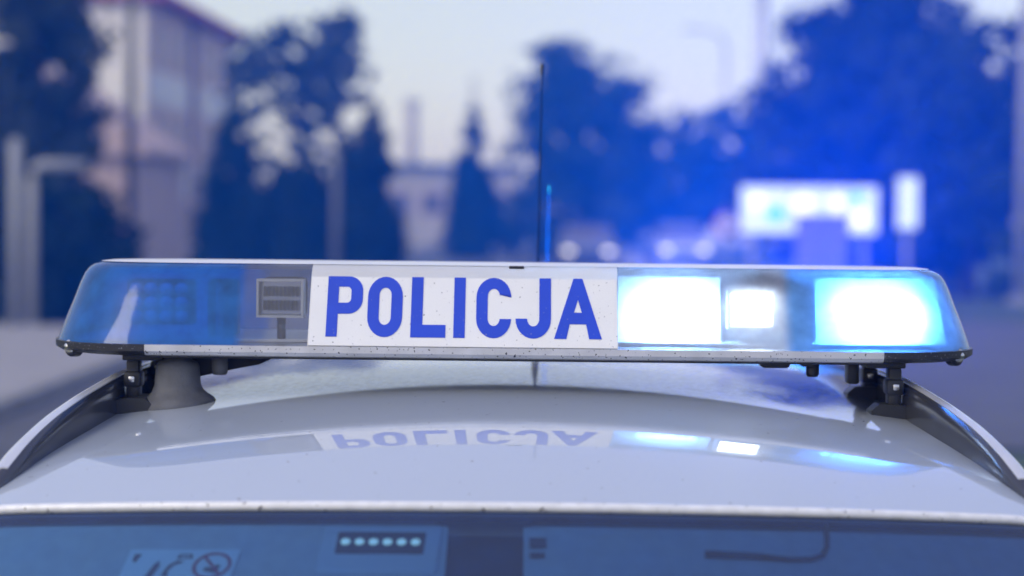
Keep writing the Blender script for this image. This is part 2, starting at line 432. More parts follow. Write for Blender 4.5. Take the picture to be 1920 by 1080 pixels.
def broadleaf(label, X, Y, H, lobes, n, leaf, seed, m='leaf_mid', trunk_r=.16, per=26, rad=.42, name='broadleaf_tree', group=None):
    rng = np.random.default_rng(seed); rnd = random.Random(seed)
    t = thing(name, label, 'tree', (X, Y, 0), group)
    bm = bmesh.new()
    top = Vector((X, Y, H * .75))
    tube(bm, [(X, Y, -.05), (X + .05, Y, H * .2), (X - .06, Y + .05, H * .45), top], [trunk_r * 1.25, trunk_r, trunk_r * .7, trunk_r * .25], 9)
    for c, r in lobes:
        z0 = min(c[2] * .7, H * .6)
        s = Vector((X, Y, z0)); e = Vector(c)
        mid = s.lerp(e, .5) + Vector((rnd.uniform(-.2, .2), rnd.uniform(-.2, .2), .2))
        tube(bm, [s, mid, e], [trunk_r * .5, trunk_r * .32, trunk_r * .1], 6)
    obj('trunk', bm, M['bark'], t, True)
    cl_ = lobes_to_clumps(lobes, per, rng, rad)
    for c, r in lobes:                                   # loose sprays that break the outline
        for k in range(14):
            d = rng.normal(size=3); d /= np.linalg.norm(d); d[2] = abs(d[2]) * .9 if k % 3 else d[2]
            q = .12 * min(r) * (.6 + rng.random())
            cl_.append((tuple(c[i] + d[i] * r[i] * (1.12 + .2 * rng.random()) for i in range(3)), (q, q, q)))
    me = leaves_mesh('crown', cl_, n, leaf, rng)
    obj('crown', me, M[m], t, kind='stuff')
    return t

def conifer(label, X, Y, H, rad, n, leaf, seed, shape='thuja', name='conifer', group=None):
    rng = np.random.default_rng(seed)
    t = thing(name, label, 'tree', (X, Y, 0), group)
    bm = bmesh.new(); tube(bm, [(X, Y, -.05), (X, Y, H * .5), (X, Y, H * .96)], [.09, .06, .015], 8)
    for k in range(10):
        z = H * (.1 + .08 * k); a = rng.random() * 6.28; r = rad * (1 - z / H) * .7
        tube(bm, [(X, Y, z), (X + r * math.cos(a), Y + r * math.sin(a), z + .1)], [.025, .008], 5)
    obj('trunk', bm, M['bark'], t, True)
    cl = []
    for k in range(110):
        u = rng.random() ** .8
        z = H * (.03 + .95 * u)
        prof = (1 - u) ** .55 if shape == 'thuja' else (1 - u) ** 1.05
        rr = rad * prof; a = rng.random() * 6.28; q = rng.random() ** .5
        s = max(.06, rr * .42)
        cl.append(((X + rr * q * .72 * math.cos(a), Y + rr * q * .72 * math.sin(a), z), (s, s, s * 1.35)))
    me = leaves_mesh('crown', cl, n, leaf, rng)
    obj('crown', me, M['leaf_dark'], t, kind='stuff')
    return t

def PX(px, Y): return (px - 962) / 3671 * (Y + 2.6)
def PZ(py, Y): return CAM_Z + (400 - py) / 3671 * (Y + 2.6)
def lob(px, py, rpx, rpy, Y, ry=None):
    k = (Y + 2.6) / 3671
    return ((PX(px, Y), Y, PZ(py, Y)), (rpx * k, ry or rpx * k, rpy * k))

# far-left tree and hedge
Y = 30
broadleaf('dark leafy tree at far left beside the bent grey post', PX(70, Y), Y, 6.5,
          [lob(70, 40, 115, 110, Y), lob(40, 200, 110, 130, Y), lob(110, 330, 75, 120, Y), lob(60, -120, 120, 120, Y), lob(10, 400, 90, 110, Y), lob(140, 150, 60, 110, Y), lob(90, 250, 90, 100, Y), lob(120, 420, 80, 90, Y)], 28500, .085, 11, 'leaf_grey', per=22)
HY = 25.8
t = thing('hedge_shrub', 'low dark rounded shrub below the far-left tree', 'shrub', (PX(130, HY), HY, 0))
rng = np.random.default_rng(5)
bm = bmesh.new()
for k in range(7):
    a = k * .9; x0 = PX(130, HY) + (k - 3) * .3
    tube(bm, [(x0, HY, -.05), (x0 + .15 * math.cos(a), HY + .1 * math.sin(a), .9)], [.03, .01], 5)
obj('stem', bm, M['bark'], t)
obj('foliage', leaves_mesh('foliage', lobes_to_clumps([lob(60, 520, 110, 110, HY, .8), lob(60, 590, 90, 50, HY, .7), lob(160, 595, 90, 45, HY, .6), lob(190, 545, 85, 85, HY, .7), lob(130, 480, 95, 90, HY, .7), lob(235, 560, 60, 75, HY, .6), lob(40, 420, 80, 80, HY, .6), lob(205, 490, 70, 80, HY, .6), lob(160, 420, 60, 70, HY, .6), lob(265, 590, 50, 60, HY, .5)], 30, rng), 14000, .07, rng), M['leaf_dark'], t, kind='stuff')

# row of conifers
Y = 42
for i, (px, py, wp, lab) in enumerate(((432, 172, 52, 'tall dark conifer beside the cream building, leftmost of its row'),
                                  (512, 285, 52, 'short dark conifer, second from the left in its row'),
                                  (572, 282, 50, 'short dark conifer just left of the grey lamp post'),
                                  (645, 238, 50, 'dark conifer just right of the grey lamp post in the row'),
                                  (694, 178, 46, 'tall pointed dark conifer at the right end of the row'))):
    conifer(lab, PX(px, Y), Y + (i % 2) * .5, PZ(py, Y), wp * (Y + 2.6) / 3671 * 1.75, 17100, .07, 20 + i, group='row of conifers')
Y = 56
broadleaf('tall loose-leaved tree rising behind the conifer row', PX(560, Y), Y, 7.4,
          [lob(480, 150, 55, 70, Y), lob(545, 130, 65, 85, Y), lob(625, 110, 52, 75, Y), lob(590, 220, 80, 70, Y), lob(640, 70, 38, 50, Y), lob(455, 220, 45, 60, Y), lob(540, 300, 110, 60, Y), lob(500, 110, 60, 50, Y), lob(600, 150, 70, 90, Y), lob(440, 140, 30, 40, Y)], 14250, .10, 31, 'leaf_grey', per=24, rad=.25)
Y = 72
conifer('slender dark spire-shaped conifer standing alone at mid picture', PX(882, Y), Y, PZ(135, Y), 1.65, 17100, .10, 41, 'spire', name='spire_conifer')
broadleaf('rounded leafy tree behind the whip antenna', PX(1080, Y), Y, 7.8,
          [lob(1035, 170, 72, 85, Y), lob(1130, 200, 75, 80, Y), lob(1010, 300, 60, 80, Y), lob(1190, 270, 55, 70, Y), lob(1090, 340, 110, 90, Y), lob(1200, 380, 80, 70, Y), lob(1000, 420, 70, 70, Y), lob(1100, 430, 110, 70, Y), lob(1085, 240, 90, 90, Y), lob(1040, 120, 45, 40, Y), lob(1140, 320, 90, 80, Y), lob(1165, 165, 50, 55, Y), lob(1210, 320, 60, 70, Y), lob(985, 230, 35, 60, Y), lob(1090, 140, 60, 50, Y), lob(1035, 122, 65, 42, Y)], 32300, .12, 42, per=20)
Y = 80
broadleaf('low spreading tree between the round tree and the tall right tree', PX(1310, Y), Y, 6.5,
          [lob(1280, 270, 55, 60, Y), lob(1350, 260, 60, 65, Y), lob(1310, 360, 110, 90, Y), lob(1230, 380, 60, 70, Y), lob(1400, 360, 60, 90, Y)], 24700, .12, 43, per=20)
Y = 44
broadleaf('big dense dark tree behind the lit sign board', PX(1590, Y), Y, 7.5,
          [lob(1480, 210, 85, 95, Y), lob(1570, 110, 105, 110, Y), lob(1450, 330, 90, 110, Y), lob(1600, 280, 130, 130, Y), lob(1660, 60, 110, 110, Y), lob(1540, 420, 140, 90, Y), lob(1680, 420, 110, 100, Y), lob(1600, -60, 110, 90, Y), lob(1680, 200, 110, 110, Y), lob(1600, 180, 120, 120, Y), lob(1510, 300, 100, 110, Y), lob(1740, 60, 80, 90, Y)], 49400, .10, 44, per=24)
Y = 41
broadleaf('dark leafy tree at the right edge beside the pale post', PX(1810, Y), Y, 7.0,
          [lob(1780, 150, 90, 110, Y), lob(1830, 260, 95, 110, Y), lob(1760, 330, 90, 120, Y), lob(1880, 380, 90, 130, Y), lob(1800, 460, 130, 90, Y), lob(1860, 60, 40, 40, Y), lob(1960, 300, 70, 160, Y), lob(1780, 230, 90, 110, Y), lob(1720, 150, 80, 110, Y), lob(1850, 170, 70, 90, Y), lob(1930, 140, 50, 90, Y)], 38000, .10, 45, per=24)

# ------------------------------------------------------------------ buildings
def building_cream():
    xa, ya, xb, yb, H = -11.45, 58.0, -10.9, 73.0, 8.3
    t = thing('apartment_building', 'cream apartment block with red eaves left of the conifers', 'building', (xa, ya, 0))
    ang = math.atan2(xb - xa, yb - ya)
    Mx = Matrix.Translation((xa, ya, 0)) @ Matrix.Rotation(-ang, 4, 'Z')
    L_ = math.hypot(xb - xa, yb - ya)
    def add(name, x0, x1, y0, y1, z0, z1, m, par, bev=0):
        bm = newbox(x0, x1, y0, y1, z0, z1, bev=bev); bmesh.ops.transform(bm, matrix=Mx, verts=bm.verts); return obj(name, bm, m, par)
    # wall pieces leave a recessed dark stair strip
    w1 = add('wall', -9, 0, 0, 6.4, -.1, H, M['render_cream'], t)
    w2 = add('wall', -9, 0, 8.0, L_, -.1, H, M['render_cream'], t)
    add('stair_recess', -9, -.5, 6.4, 8.0, -.1, H - .2, M['dark_steel'], t)
    bm = bmesh.new()
    ring = lambda y: [Vector(p) for p in ((.65, y, H - .12), (.65, y, H + .12), (-4.5, y, H + 2.9), (-9.7, y, H + .12), (-9.7, y, H - .12))]
    loft(bm, [ring(-.5), ring(L_ + .5)]); bmesh.ops.transform(bm, matrix=Mx, verts=bm.verts)
    obj('roof', bm, M['roof_tile'], t)
    for fz in (0.5, 3.4, 6.2):
        for y0 in (.7, 2.7, 4.6, 8.7, 10.7, 12.7):
            if y0 + 1.3 > L_: continue
            w = add('window', -.02, .03, y0, y0 + 1.4, fz, fz + 1.5, M['win_frame'], t)
            add('pane', .032, .045, y0 + .1, y0 + .65, fz + .1, fz + 1.4, M['win_warm'], w)
            add('pane', .032, .045, y0 + .75, y0 + 1.3, fz + .1, fz + 1.4, M['win_warm'], w)
    for fz in (2.15, 5.05):
        for y0, y1 in ((.3, 6.2), (8.3, L_ - .3)):
            add('spandrel_band', -.02, .05, y0, y1, fz, fz + 1.05, M['render_white'], t)
    add('gable_wall', -8.98, -.02, -.12, -.003, -.1, H - .15, M['render_white'], t)
building_cream()

def annex():
    x0, x1, y0, y1, H = -15.5, -9.6, 47.0, 54.0, 3.2
    t = thing('annex_house', 'low pinkish gabled house beside the dark lamp post at left', 'building', (x0, y0, 0))
    obj('wall', newbox(x0, x1, y0, y1, -.1, H), M['render_pink'], t)
    bm = bmesh.new(); xm = (x0 + x1) / 2
    ring = lambda y: [Vector(p) for p in ((x0 - .3, y, H - .1), (x0 - .3, y, H + .1), (xm, y, H + 2.3), (x1 + .3, y, H + .1), (x1 + .3, y, H - .1))]
    loft(bm, [ring(y0 - .3), ring(y1 + .3)]); obj('roof', bm, M['render_pink'], t)
    for wx in (-14.3, -11.6):
        w = obj('window', newbox(wx, wx + 1.2, y0 - .04, y0 + .02, 1.0, 2.3), M['win_frame'], t)
        obj('pane', newbox(wx + .1, wx + 1.1, y0 - .055, y0 - .042, 1.1, 2.2), M['win_glass'], w)
annex()

def far_hall():
    Y = 105; x0, x1 = PX(700, Y), PX(965, Y); H = PZ(308, Y)
    t = thing('flat_hall', 'pale flat-roofed hall at the end of the road', 'building', (x0, Y, 0))
    obj('wall', newbox(x0, x1, Y, Y + 8, -.1, H - .3), M['grey_wall'], t)
    obj('roof', newbox(x0 - .3, x1 + .3, Y - .3, Y + 8.3, H - .3, H), M['dark_steel'], t)
    for k in range(4):
        wx = x0 + .7 + k * 1.8
        w = obj('window', newbox(wx, wx + 1.2, Y - .05, Y + .05, 1.6, 2.9), M['win_frame'], t)
        obj('pane', newbox(wx + .1, wx + 1.1, Y - .07, Y - .052, 1.7, 2.8), M['win_glass'], w)
    t = thing('chimney_stack', 'slim pale chimney rising behind the flat hall', 'chimney', (PX(766, 112), 112, 0))
    xc = PX(766, 112); zt = PZ(188, 112)
    bm = bmesh.new(); lathe(bm, [(.42, -.1), (.36, zt - .3)], 16, Matrix.Translation((xc, 112, 0))); obj('shaft', bm, M['grey_wall'], t, True)
    bm = bmesh.new(); lathe(bm, [(.42, zt - .3), (.44, zt - .02), (.3, zt)], 16, Matrix.Translation((xc, 112, 0))); obj('cap', bm, M['grey_wall'], t)
far_hall()

# ------------------------------------------------------------------ posts, lamps, signs
def lamp_post(label, X, Y, H, r, arm, m, name='street_lamp'):
    t = thing(name, label, 'street lamp', (X, Y, 0))
    bm = bmesh.new(); tube(bm, [(X, Y, -.05), (X, Y, H * .5), (X, Y, H)], [r, r * .85, r * .65], 10); obj('pole', bm, m, t, True)
    bm = bmesh.new(); tube(bm, [(X, Y, H - .05), (X + arm * .12, Y, H + .35), (X + arm * .5, Y, H + .62), (X + arm, Y, H + .7)], [r * .6, r * .5, r * .45, r * .4], 8); obj('arm', bm, m, t, True)
    bm = bmesh.new(); s = 1 if arm > 0 else -1
    box(bm, min(X + arm, X + arm + s * .6), max(X + arm, X + arm + s * .6), Y - .12, Y + .12, H + .62, H + .76, bev=.04); obj('lamp_head', bm, m, t)
    bm = bmesh.new(); box(bm, X - r * 1.6, X + r * 1.6, Y - r * 1.6, Y + r * 1.6, -.02, .16, bev=.02); obj('base_plate', bm, m, t)
lamp_post('dark street lamp pole in front of the cream building', PX(240, 33), 33, 8.5, .10, 1.4, M['dark_steel'])
lamp_post('grey street lamp pole standing in front of the conifers', PX(626, 38), 38, 3.3, .10, .25, M['post_grey'])
lamp_post('distant street lamp with curved arm under white sky', PX(1352, 88), 88, 9.6, .12, -1.3, M['galv'])
lamp_post('pale post at the right edge of the view', PX(1912, 37), 37, 8.5, .14, 1.2, M['pale_post'])
def mast():
    X, Y = PX(1418, 95), 95
    t = thing('tall_mast', 'tall pale mast rising above the right trees', 'mast', (X, Y, 0))
    bm = bmesh.new(); lathe(bm, [(.42, -.1), (.34, 7), (.28, 14.6)], 14, Matrix.Translation((X, Y, 0))); obj('shaft', bm, M['galv'], t, True)
    bm = bmesh.new(); lathe(bm, [(.55, 14.6), (.55, 14.75), (.1, 14.9)], 14, Matrix.Translation((X, Y, 0))); obj('top_platform', bm, M['galv'], t)
mast()
Y = 24.3
X1, X2 = PX(24, Y), PX(54, Y)
t = thing('straight_post', 'straight pale post at the far left edge', 'post', (X1, Y, .12))
bm = bmesh.new(); tube(bm, [(X1, Y, .1), (X1, Y, PZ(275, Y))], .085, 10); obj('shaft', bm, M['pale_post'], t, True)
bm = bmesh.new(); lathe(bm, [(.09, 0), (.06, .04), (.01, .05)], 10, Matrix.Translation((X1, Y, PZ(275, Y)))); obj('cap', bm, M['pale_post'], t)
t = thing('bent_post', 'pale post bent into a horizontal arm at left', 'post', (X2, Y, .12))
zt = PZ(318, Y)
bm = bmesh.new(); tube(bm, [(X2, Y, .1), (X2, Y, zt - .18), (X2 + .04, Y, zt - .06), (X2 + .15, Y, zt), (X2 + .75, Y, zt)], .08, 10); obj('shaft', bm, M['pale_post'], t, True)
bm = bmesh.new(); lathe(bm, [(.14, .1), (.14, .13), (.09, .15)], 12, Matrix.Translation((X2, Y, 0))); obj('base_flange', bm, M['pale_post'], t)

def lit_sign():
    Y = 34; x0, x1, z0, z1 = PX(1382, Y), PX(1642, Y), PZ(434, Y), PZ(342, Y)
    t = thing('lit_sign_board', 'wide glowing white and cyan sign board before the dark tree', 'sign', (x0, Y, 0))
    obj('frame', newbox(x0, x1, Y, Y + .16, z0, z1, bev=.03), M['pale_post'], t)
    w = x1 - x0
    cells = [(0, .36, 0, 1, 'sign_lit'), (.37, .62, 0, 1, 'sign_lit'), (.63, .78, .0, 1, 'sign_lit'), (.79, 1, 0, 1, 'sign_lit')]
    for a, b, c, d, m in cells:
        obj('panel', newbox(x0 + .03 + a * (w - .06), x0 + .03 + b * (w - .06), Y - .02, Y - .002, z0 + .03, z1 - .03), M[m], t)
    # printed emblems on the panels, unreadable in the photograph
    def disc(u, v, rx, rz, m, nm='emblem'):
        cx = x0 + u * w; cz = z0 + v * (z1 - z0)
        flat_shape(nm, [[(rx * math.cos(6.2832 * k / 28), rz * math.sin(6.2832 * k / 28)) for k in range(28)]], .006,
                   Matrix.Translation((cx, Y - .026, cz)) @ Matrix.Rotation(R(90), 4, 'X'), m, t)
    disc(.26, .42, .2, .14, M['cyan_print']); disc(.13, .66, .14, .16, M['sign_lit2']); disc(.45, .6, .2, .2, M['sign_lit2'])
    disc(.7, .62, .14, .16, M['sign_lit2']); disc(.86, .35, .17, .2, M['sign_lit2']); disc(.84, .75, .14, .1, M['cyan_print'])
    for xx in (x0 + .25, x1 - .25):
        bm = bmesh.new(); tube(bm, [(xx, Y + .08, -.05), (xx, Y + .08, z0 + .02)], .05, 8); obj('leg', bm, M['pale_post'], t, True)
    x0, x1, z0, z1 = PX(1676, Y), PX(1718, Y), PZ(424, Y), PZ(322, Y)
    t = thing('narrow_lit_sign', 'narrow upright glowing sign right of the wide board', 'sign', (x0, Y, 0))
    obj('frame', newbox(x0, x1, Y, Y + .14, z0, z1, bev=.05), M['pale_post'], t)
    obj('panel', newbox(x0 + .03, x1 - .03, Y - .02, Y - .002, z0 + .04, z1 - .04), M['sign_lit'], t)
    bm = bmesh.new(); tube(bm, [((x0 + x1) / 2, Y + .07, -.05), ((x0 + x1) / 2, Y + .07, z0 + .02)], .05, 8); obj('leg', bm, M['pale_post'], t, True)
    Y = 31.5; x0, x1, zt = PX(1494, Y), PX(1588, Y), PZ(396, Y)
    t = thing('utility_cabinet', 'dull grey utility cabinet before the wide glowing sign', 'cabinet', (x0, Y, 0))
    obj('body', newbox(x0, x1, Y, Y + .45, .1, zt - .06, bev=.015), M['cabinet'], t)
    obj('plinth', newbox(x0 + .02, x1 - .02, Y + .02, Y + .43, -.03, .1), M['kerb'], t)
    obj('lid', newbox(x0 - .03, x1 + .03, Y - .03, Y + .48, zt - .06, zt, bev=.015), M['cabinet'], t)
    xm = (x0 + x1) / 2
    for a, b in ((x0 + .02, xm - .005), (xm + .005, x1 - .02)):
        d = obj('door', newbox(a, b, Y - .015, Y - .001, .15, zt - .1, bev=.004), M['cabinet'], t)
        obj('handle', newbox(b - .08, b - .05, Y - .035, Y - .016, .9, 1.02), M['dark_steel'], d)
lit_sign()
def road_sign():
    X, Y = PX(1357, 46), 46
    t = thing('round_road_sign', 'small round red-rimmed road sign left of the glowing board', 'road sign', (X, Y, 0))
    bm = bmesh.new(); tube(bm, [(X, Y, -.05), (X, Y, 2.0)], .03, 8); obj('post', bm, M['galv'], t, True)
    zc = PZ(415, 46)
    Mx = Matrix.Translation((X, Y - .05, zc)) @ Matrix.Rotation(R(90), 4, 'X')
    bm = bmesh.new(); lathe(bm, [(.30, 0), (.30, .02)], 28, Mx); d = obj('disc', bm, M['sign_red'], t)
    bm = bmesh.new(); lathe(bm, [(.21, .021), (.21, .026)], 28, Mx); obj('disc_face', bm, M['sign_white'], d)
road_sign()

# ------------------------------------------------------------------ parked cars far away (facing the camera)
def parked_car(label, X, Y, paint):
    t = thing('parked_car', label, 'car', (X, Y, 0), 'cars far down the street')
    secs = [(-2.1, .70, .30, .62), (-1.95, .80, .24, .74), (-1.2, .86, .22, .92), (-.9, .87, .22, .96), (1.5, .87, .22, .98), (2.0, .82, .24, .92), (2.1, .74, .32, .8)]
    bm = bmesh.new()
    loft(bm, [[Vector((X + sx * w, Y + y, z)) for sx, z in ((-.96, zb), (-1, (zb + zt) / 2), (-.92, zt), (.92, zt), (1, (zb + zt) / 2), (.96, zb))] for y, w, zb, zt in secs])
    obj('body', bm, M[paint], t, angle=40)
    bm = bmesh.new()
    loft(bm, [[Vector((X + sx * w, Y + y, z)) for sx, y, z in ((-1, yf, z), (1, yf, z), (1, yr, z), (-1, yr, z))] for w, yf, yr, z in ((.80, -.95, 1.9, .95), (.62, -.25, 1.5, 1.40))])
    cab = obj('cabin', bm, M['win_glass'], t)
    obj('roof', newbox(X - .64, X + .64, Y - .3, Y + 1.55, 1.395, 1.45, bev=.02), M[paint], t)
    for s in (-1, 1):
        obj('headlight', newbox(X + s * .58 - .13, X + s * .58 + .13, Y - 2.13, Y - 2.02, .60, .72, bev=.02), M['headlamp'], t)
        for y in (-1.3, 1.3):
            bm = bmesh.new(); lathe(bm, [(.2, -.1), (.31, -.1), (.32, 0), (.31, .1), (.2, .1)], 20, Matrix.Translation((X + s * .8, Y + y, .32)) @ Matrix.Rotation(R(90), 4, 'Y'))
            w = obj('wheel', bm, M['tyre'], t)
            bm = bmesh.new(); lathe(bm, [(.2, -.08), (.2, .085), (.05, .09)], 16, Matrix.Translation((X + s * .8, Y + y, .32)) @ Matrix.Rotation(R(90 * s), 4, 'Y'))
            obj('rim', bm, M['galv'], w)
    obj('grille', newbox(X - .38, X + .38, Y - 2.13, Y - 2.05, .5, .64), M['black_plastic'], t)
parked_car('silver car with lit headlights left of the glowing sign', PX(1270, 60), 60, 'paint_silver')
parked_car('dark car with lit headlights just right of the antenna', PX(1095, 56), 56, 'paint_dark')
parked_car('pale car far down the road beside the spire conifer', PX(922, 78), 78, 'paint_pale')

# ------------------------------------------------------------------ THE POLICE CAR
YK = np.array([-1.0, -.52, -.44, -.36, -.24, -.1, 0, .4, .9, 1.5, 1.9, 2.2]); SK = np.array([.3, .25, .225, .190, .090, .066, .053, .012, -.035, -.10, -.22, -.34])
ys = np.linspace(-.9, 2.1, 1501)
sl = np.interp(ys, YK, SK)
ker = np.exp(-.5 * (np.linspace(-3, 3, 61)) ** 2); ker /= ker.sum()
sl = np.convolve(np.pad(sl, 30, mode='edge'), ker, 'valid')
zz = np.concatenate([[0], np.cumsum((sl[1:] + sl[:-1]) / 2 * (ys[1] - ys[0]))])
zz += 1.422 - np.interp(-.52, ys, zz)
def roof_z(x, y):
    ax = abs(x)
    e = max(0, ax - .55)
    return float(np.interp(y, ys, zz)) - .125 * x * x - 1.6 * e * e - 25 * max(0, ax - .60) ** 2
def head_y(x): return -.52 + .255 * x * x
RW = .665; Y_REAR = 1.86

car = thing('police_car', 'white police estate car seen from the front at roof height', 'car', (0, 0, 0))
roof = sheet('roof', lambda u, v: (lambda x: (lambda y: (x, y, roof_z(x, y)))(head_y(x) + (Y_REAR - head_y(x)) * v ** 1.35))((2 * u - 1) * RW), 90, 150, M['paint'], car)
# folded front lip of the roof panel
lipm = mat('chipped_white_lip', (.80, .81, .83), .35, var=.1, scale=60, coat=.6, speck=(150, .70, (.12, .11, .12)))
bm = bmesh.new(); rings = []
for i in range(81):
    x = (2 * i / 80 - 1) * RW; y = head_y(x) ; z = roof_z(x, y)
    rings.append([Vector((x, y + .002 - r * math.cos(a) * 1.0, z - .0048 + r * math.sin(a))) for r, a in [(.0058, R(k)) for k in range(0, 360, 36)]])
loft(bm, rings)
obj('roof_lip', bm, lipm, roof, True)

# windscreen, frit band
def ws_pt(x, t, off=0):
    """t metres down the slope from the header"""
    y = head_y(x) - .008 - t * .87 * (1 - .10 * (x / .66) ** 2); z = roof_z(x, head_y(x)) - .0090 - t * .50 - .02 * t * t
    return Vector((x * (1 + .16 * t), y + off * .45, z - off))
WS_L = .98
ws = sheet('windscreen', lambda u, v: ws_pt((2 * u - 1) * (RW - .02), .16 + v * (WS_L - .16)), 50, 24, M['windscreen'], car)
sheet('windscreen_blue_cast', lambda u, v: ws_pt((2 * u - 1) * (RW - .02), v * .1598), 50, 8, M['blue_cast'], ws)
sheet('windscreen_shade_band', lambda u, v: ws_pt((2 * u - 1) * (RW - .02), v * .014 + .0, .0025), 50, 2, M['glass_black'], car)

# cabin
inside = lambda x, y: roof_z(x, y) - .028
sheet('headliner', lambda u, v: (lambda x: (lambda y: (x, y, inside(x, y) - .012))(head_y(x) + .01 + (Y_REAR - .1 - head_y(x)) * v))((2 * u - 1) * .62), 30, 40, M['headliner'], car)
def visor(x0, x1, name='sun_visor'):
    rings = []
    for i in range(25):
        x = x0 + (x1 - x0) * i / 24
        rr = .006
        t0, t1 = .001, .20
        if i in (0, 24): t0, t1, rr = .008, .19, .004
        ring = []
        for t, o in ((t0, .013), (t0 + .004, .013 - rr), (t1 - .008, .013 - rr), (t1, .013), (t1 - .008, .013 + rr), (t0 + .004, .013 + rr)):
            ring.append(ws_pt(x, t, o))
        rings.append(ring)
    bm = bmesh.new(); loft(bm, rings); return obj(name, bm, M['visor'], car, angle=50)
vl = visor(-.575, -.068); vr = visor(.012, .575)

def on_ws(x, t, off):      # frame on the windscreen plane at (x,t): X right, Y up-slope, Z outward
    p = ws_pt(x, t, off); up = (ws_pt(x, t - .01, off) - p).normalized(); rt = (ws_pt(x + .01, t, off) - p).normalized()
    n = rt.cross(up).normalized(); up = n.cross(rt)
    m = Matrix((rt, up, n)).transposed().to_4x4(); m.translation = p
    return m
# strobe unit with six LEDs on the visor
F = on_ws(-.137, .052, .0075)
hm = mat('strobe_housing', (.66, .67, .70), .4)
bm = bmesh.new(); box(bm, -.064, .064, -.038, .038, -.008, .002, bev=.0045, seg=3); bmesh.ops.transform(bm, matrix=F, verts=bm.verts)
st = thing('visor_strobe', 'strobe unit with row of six round lamps behind the windscreen', 'strobe lamp', tuple(F.translation))
obj('housing', bm, hm, st, angle=40)
bm = bmesh.new(); box(bm, -.047, .047, -.010, .026, -.002, .0035, bev=.0025, seg=3); bmesh.ops.transform(bm, matrix=F, verts=bm.verts); obj('window', bm, M['dash'], st, angle=40)
for k in range(6):
    bm = bmesh.new(); lathe(bm, [(.0052, .0030), (.0050, .0042), (.003, .0052), (.0005, .0056)], 16, F @ Matrix.Translation(((k - 2.5) * .0148, .008, 0))); obj('led_lamp', bm, M['led_pale'], st, True)
# airbag warning label on the visor
F = on_ws(-.344, .086, .0062)
lab = thing('airbag_warning_label', 'white printed warning label on the sun visor at left', 'label', tuple(F.translation))
bm = bmesh.new(); box(bm, -.061, .061, -.03, .03, 0, .0006); bmesh.ops.transform(bm, matrix=F, verts=bm.verts); obj('sheet', bm, M['label_white'], lab)
circ = lambda cx, cy_, r: [(cx + r * math.cos(6.2832 * k / 32), cy_ + r * math.sin(6.2832 * k / 32)) for k in range(32)]
FT = F @ Matrix.Translation((0, 0, .0011))
flat_shape('prohibition_ring', [circ(.036, .004, .021), circ(.036, .004, .017)], .0004, FT, M['print_red'], lab)
flat_shape('prohibition_bar', [[(.023, .017), (.026, .019), (.049, -.009), (.046, -.011)]], .0004, FT @ Matrix.Translation((0, 0, .0006)), M['print_red'], lab)
flat_shape('seat_pictogram', [[(.028, -.004), (.042, -.008), (.046, .004), (.041, .006), (.038, .0), (.03, .002)]], .0004, FT, M['print_dark'], lab)
flat_shape('person_pictogram', [[(-.034, -.02), (-.028, .006), (-.024, .012), (-.021, .004), (-.026, -.02)]], .0004, FT, M['print_dark'], lab)
flat_shape('airbag_pictogram', [[(-.016, -.012), (-.012, .004), (-.004, .012), (.004, .010), (-.006, .004), (-.01, -.004), (-.008, -.014)]], .0004, FT, M['print_dark'], lab)
flat_shape('mirror_pictogram', [[(-.006, .015), (-.004, .022), (.010, .022), (.012, .015)], [(-.003, .017), (-.002, .020), (.008, .020), (.009, .017)]], .0004, FT, M['print_dark'], lab)
flat_shape('corner_pictogram', [[(-.054, .012), (-.054, .022), (-.046, .022), (-.048, .016), (-.050, .008)]], .0004, FT, M['print_dark'], lab)
# small dark label and cable by the right visor
F = on_ws(.030, .045, .0062)
tl_ = thing('small_dark_label', 'small dark label at the inner end of the right visor', 'label', tuple(F.translation))
bm = bmesh.new(); box(bm, -.012, .006, -.004, .012, 0, .0006); bmesh.ops.transform(bm, matrix=F, verts=bm.verts); obj('upper_patch', bm, M['print_dark'], tl_)
bm = bmesh.new(); box(bm, -.012, .004, -.02, -.012, 0, .0006); bmesh.ops.transform(bm, matrix=F, verts=bm.verts); obj('lower_patch', bm, M['print_dark'], tl_)
bm = bmesh.new()
cpts = [ws_pt(.20, .058, .004), ws_pt(.25, .060, .004), ws_pt(.29, .064, .004), ws_pt(.312, .063, .004), ws_pt(.325, .056, .004), ws_pt(.332, .042, .004), ws_pt(.336, .02, .004), ws_pt(.337, .002, .005)]
tube(bm, cpts, [.0040, .0036, .0024, .0028, .0028, .0028, .0028, .0028], 8)
tag(obj('dangling_cable', bm, M['black_plastic'], None, True), 'thin black cable hanging behind the windscreen at right', 'cable')
# rear-view mirror
F = on_ws(-.03, .19, .05)
mr = thing('rear_view_mirror', 'dark rear-view mirror between the two sun visors', 'mirror', tuple(F.translation))
bm = bmesh.new(); box(bm, -.11, .11, -.045, .01, -.02, .015, bev=.012, seg=3); bmesh.ops.transform(bm, matrix=F, verts=bm.verts); obj('housing', bm, M['dash'], mr, angle=40)
bm = bmesh.new(); tube(bm, [F @ Vector((0, 0, 0)), F @ Vector((0, .05, .03)), F @ Vector((0, .08, .045))], .012, 10); obj('stalk', bm, M['dash'], mr, True)

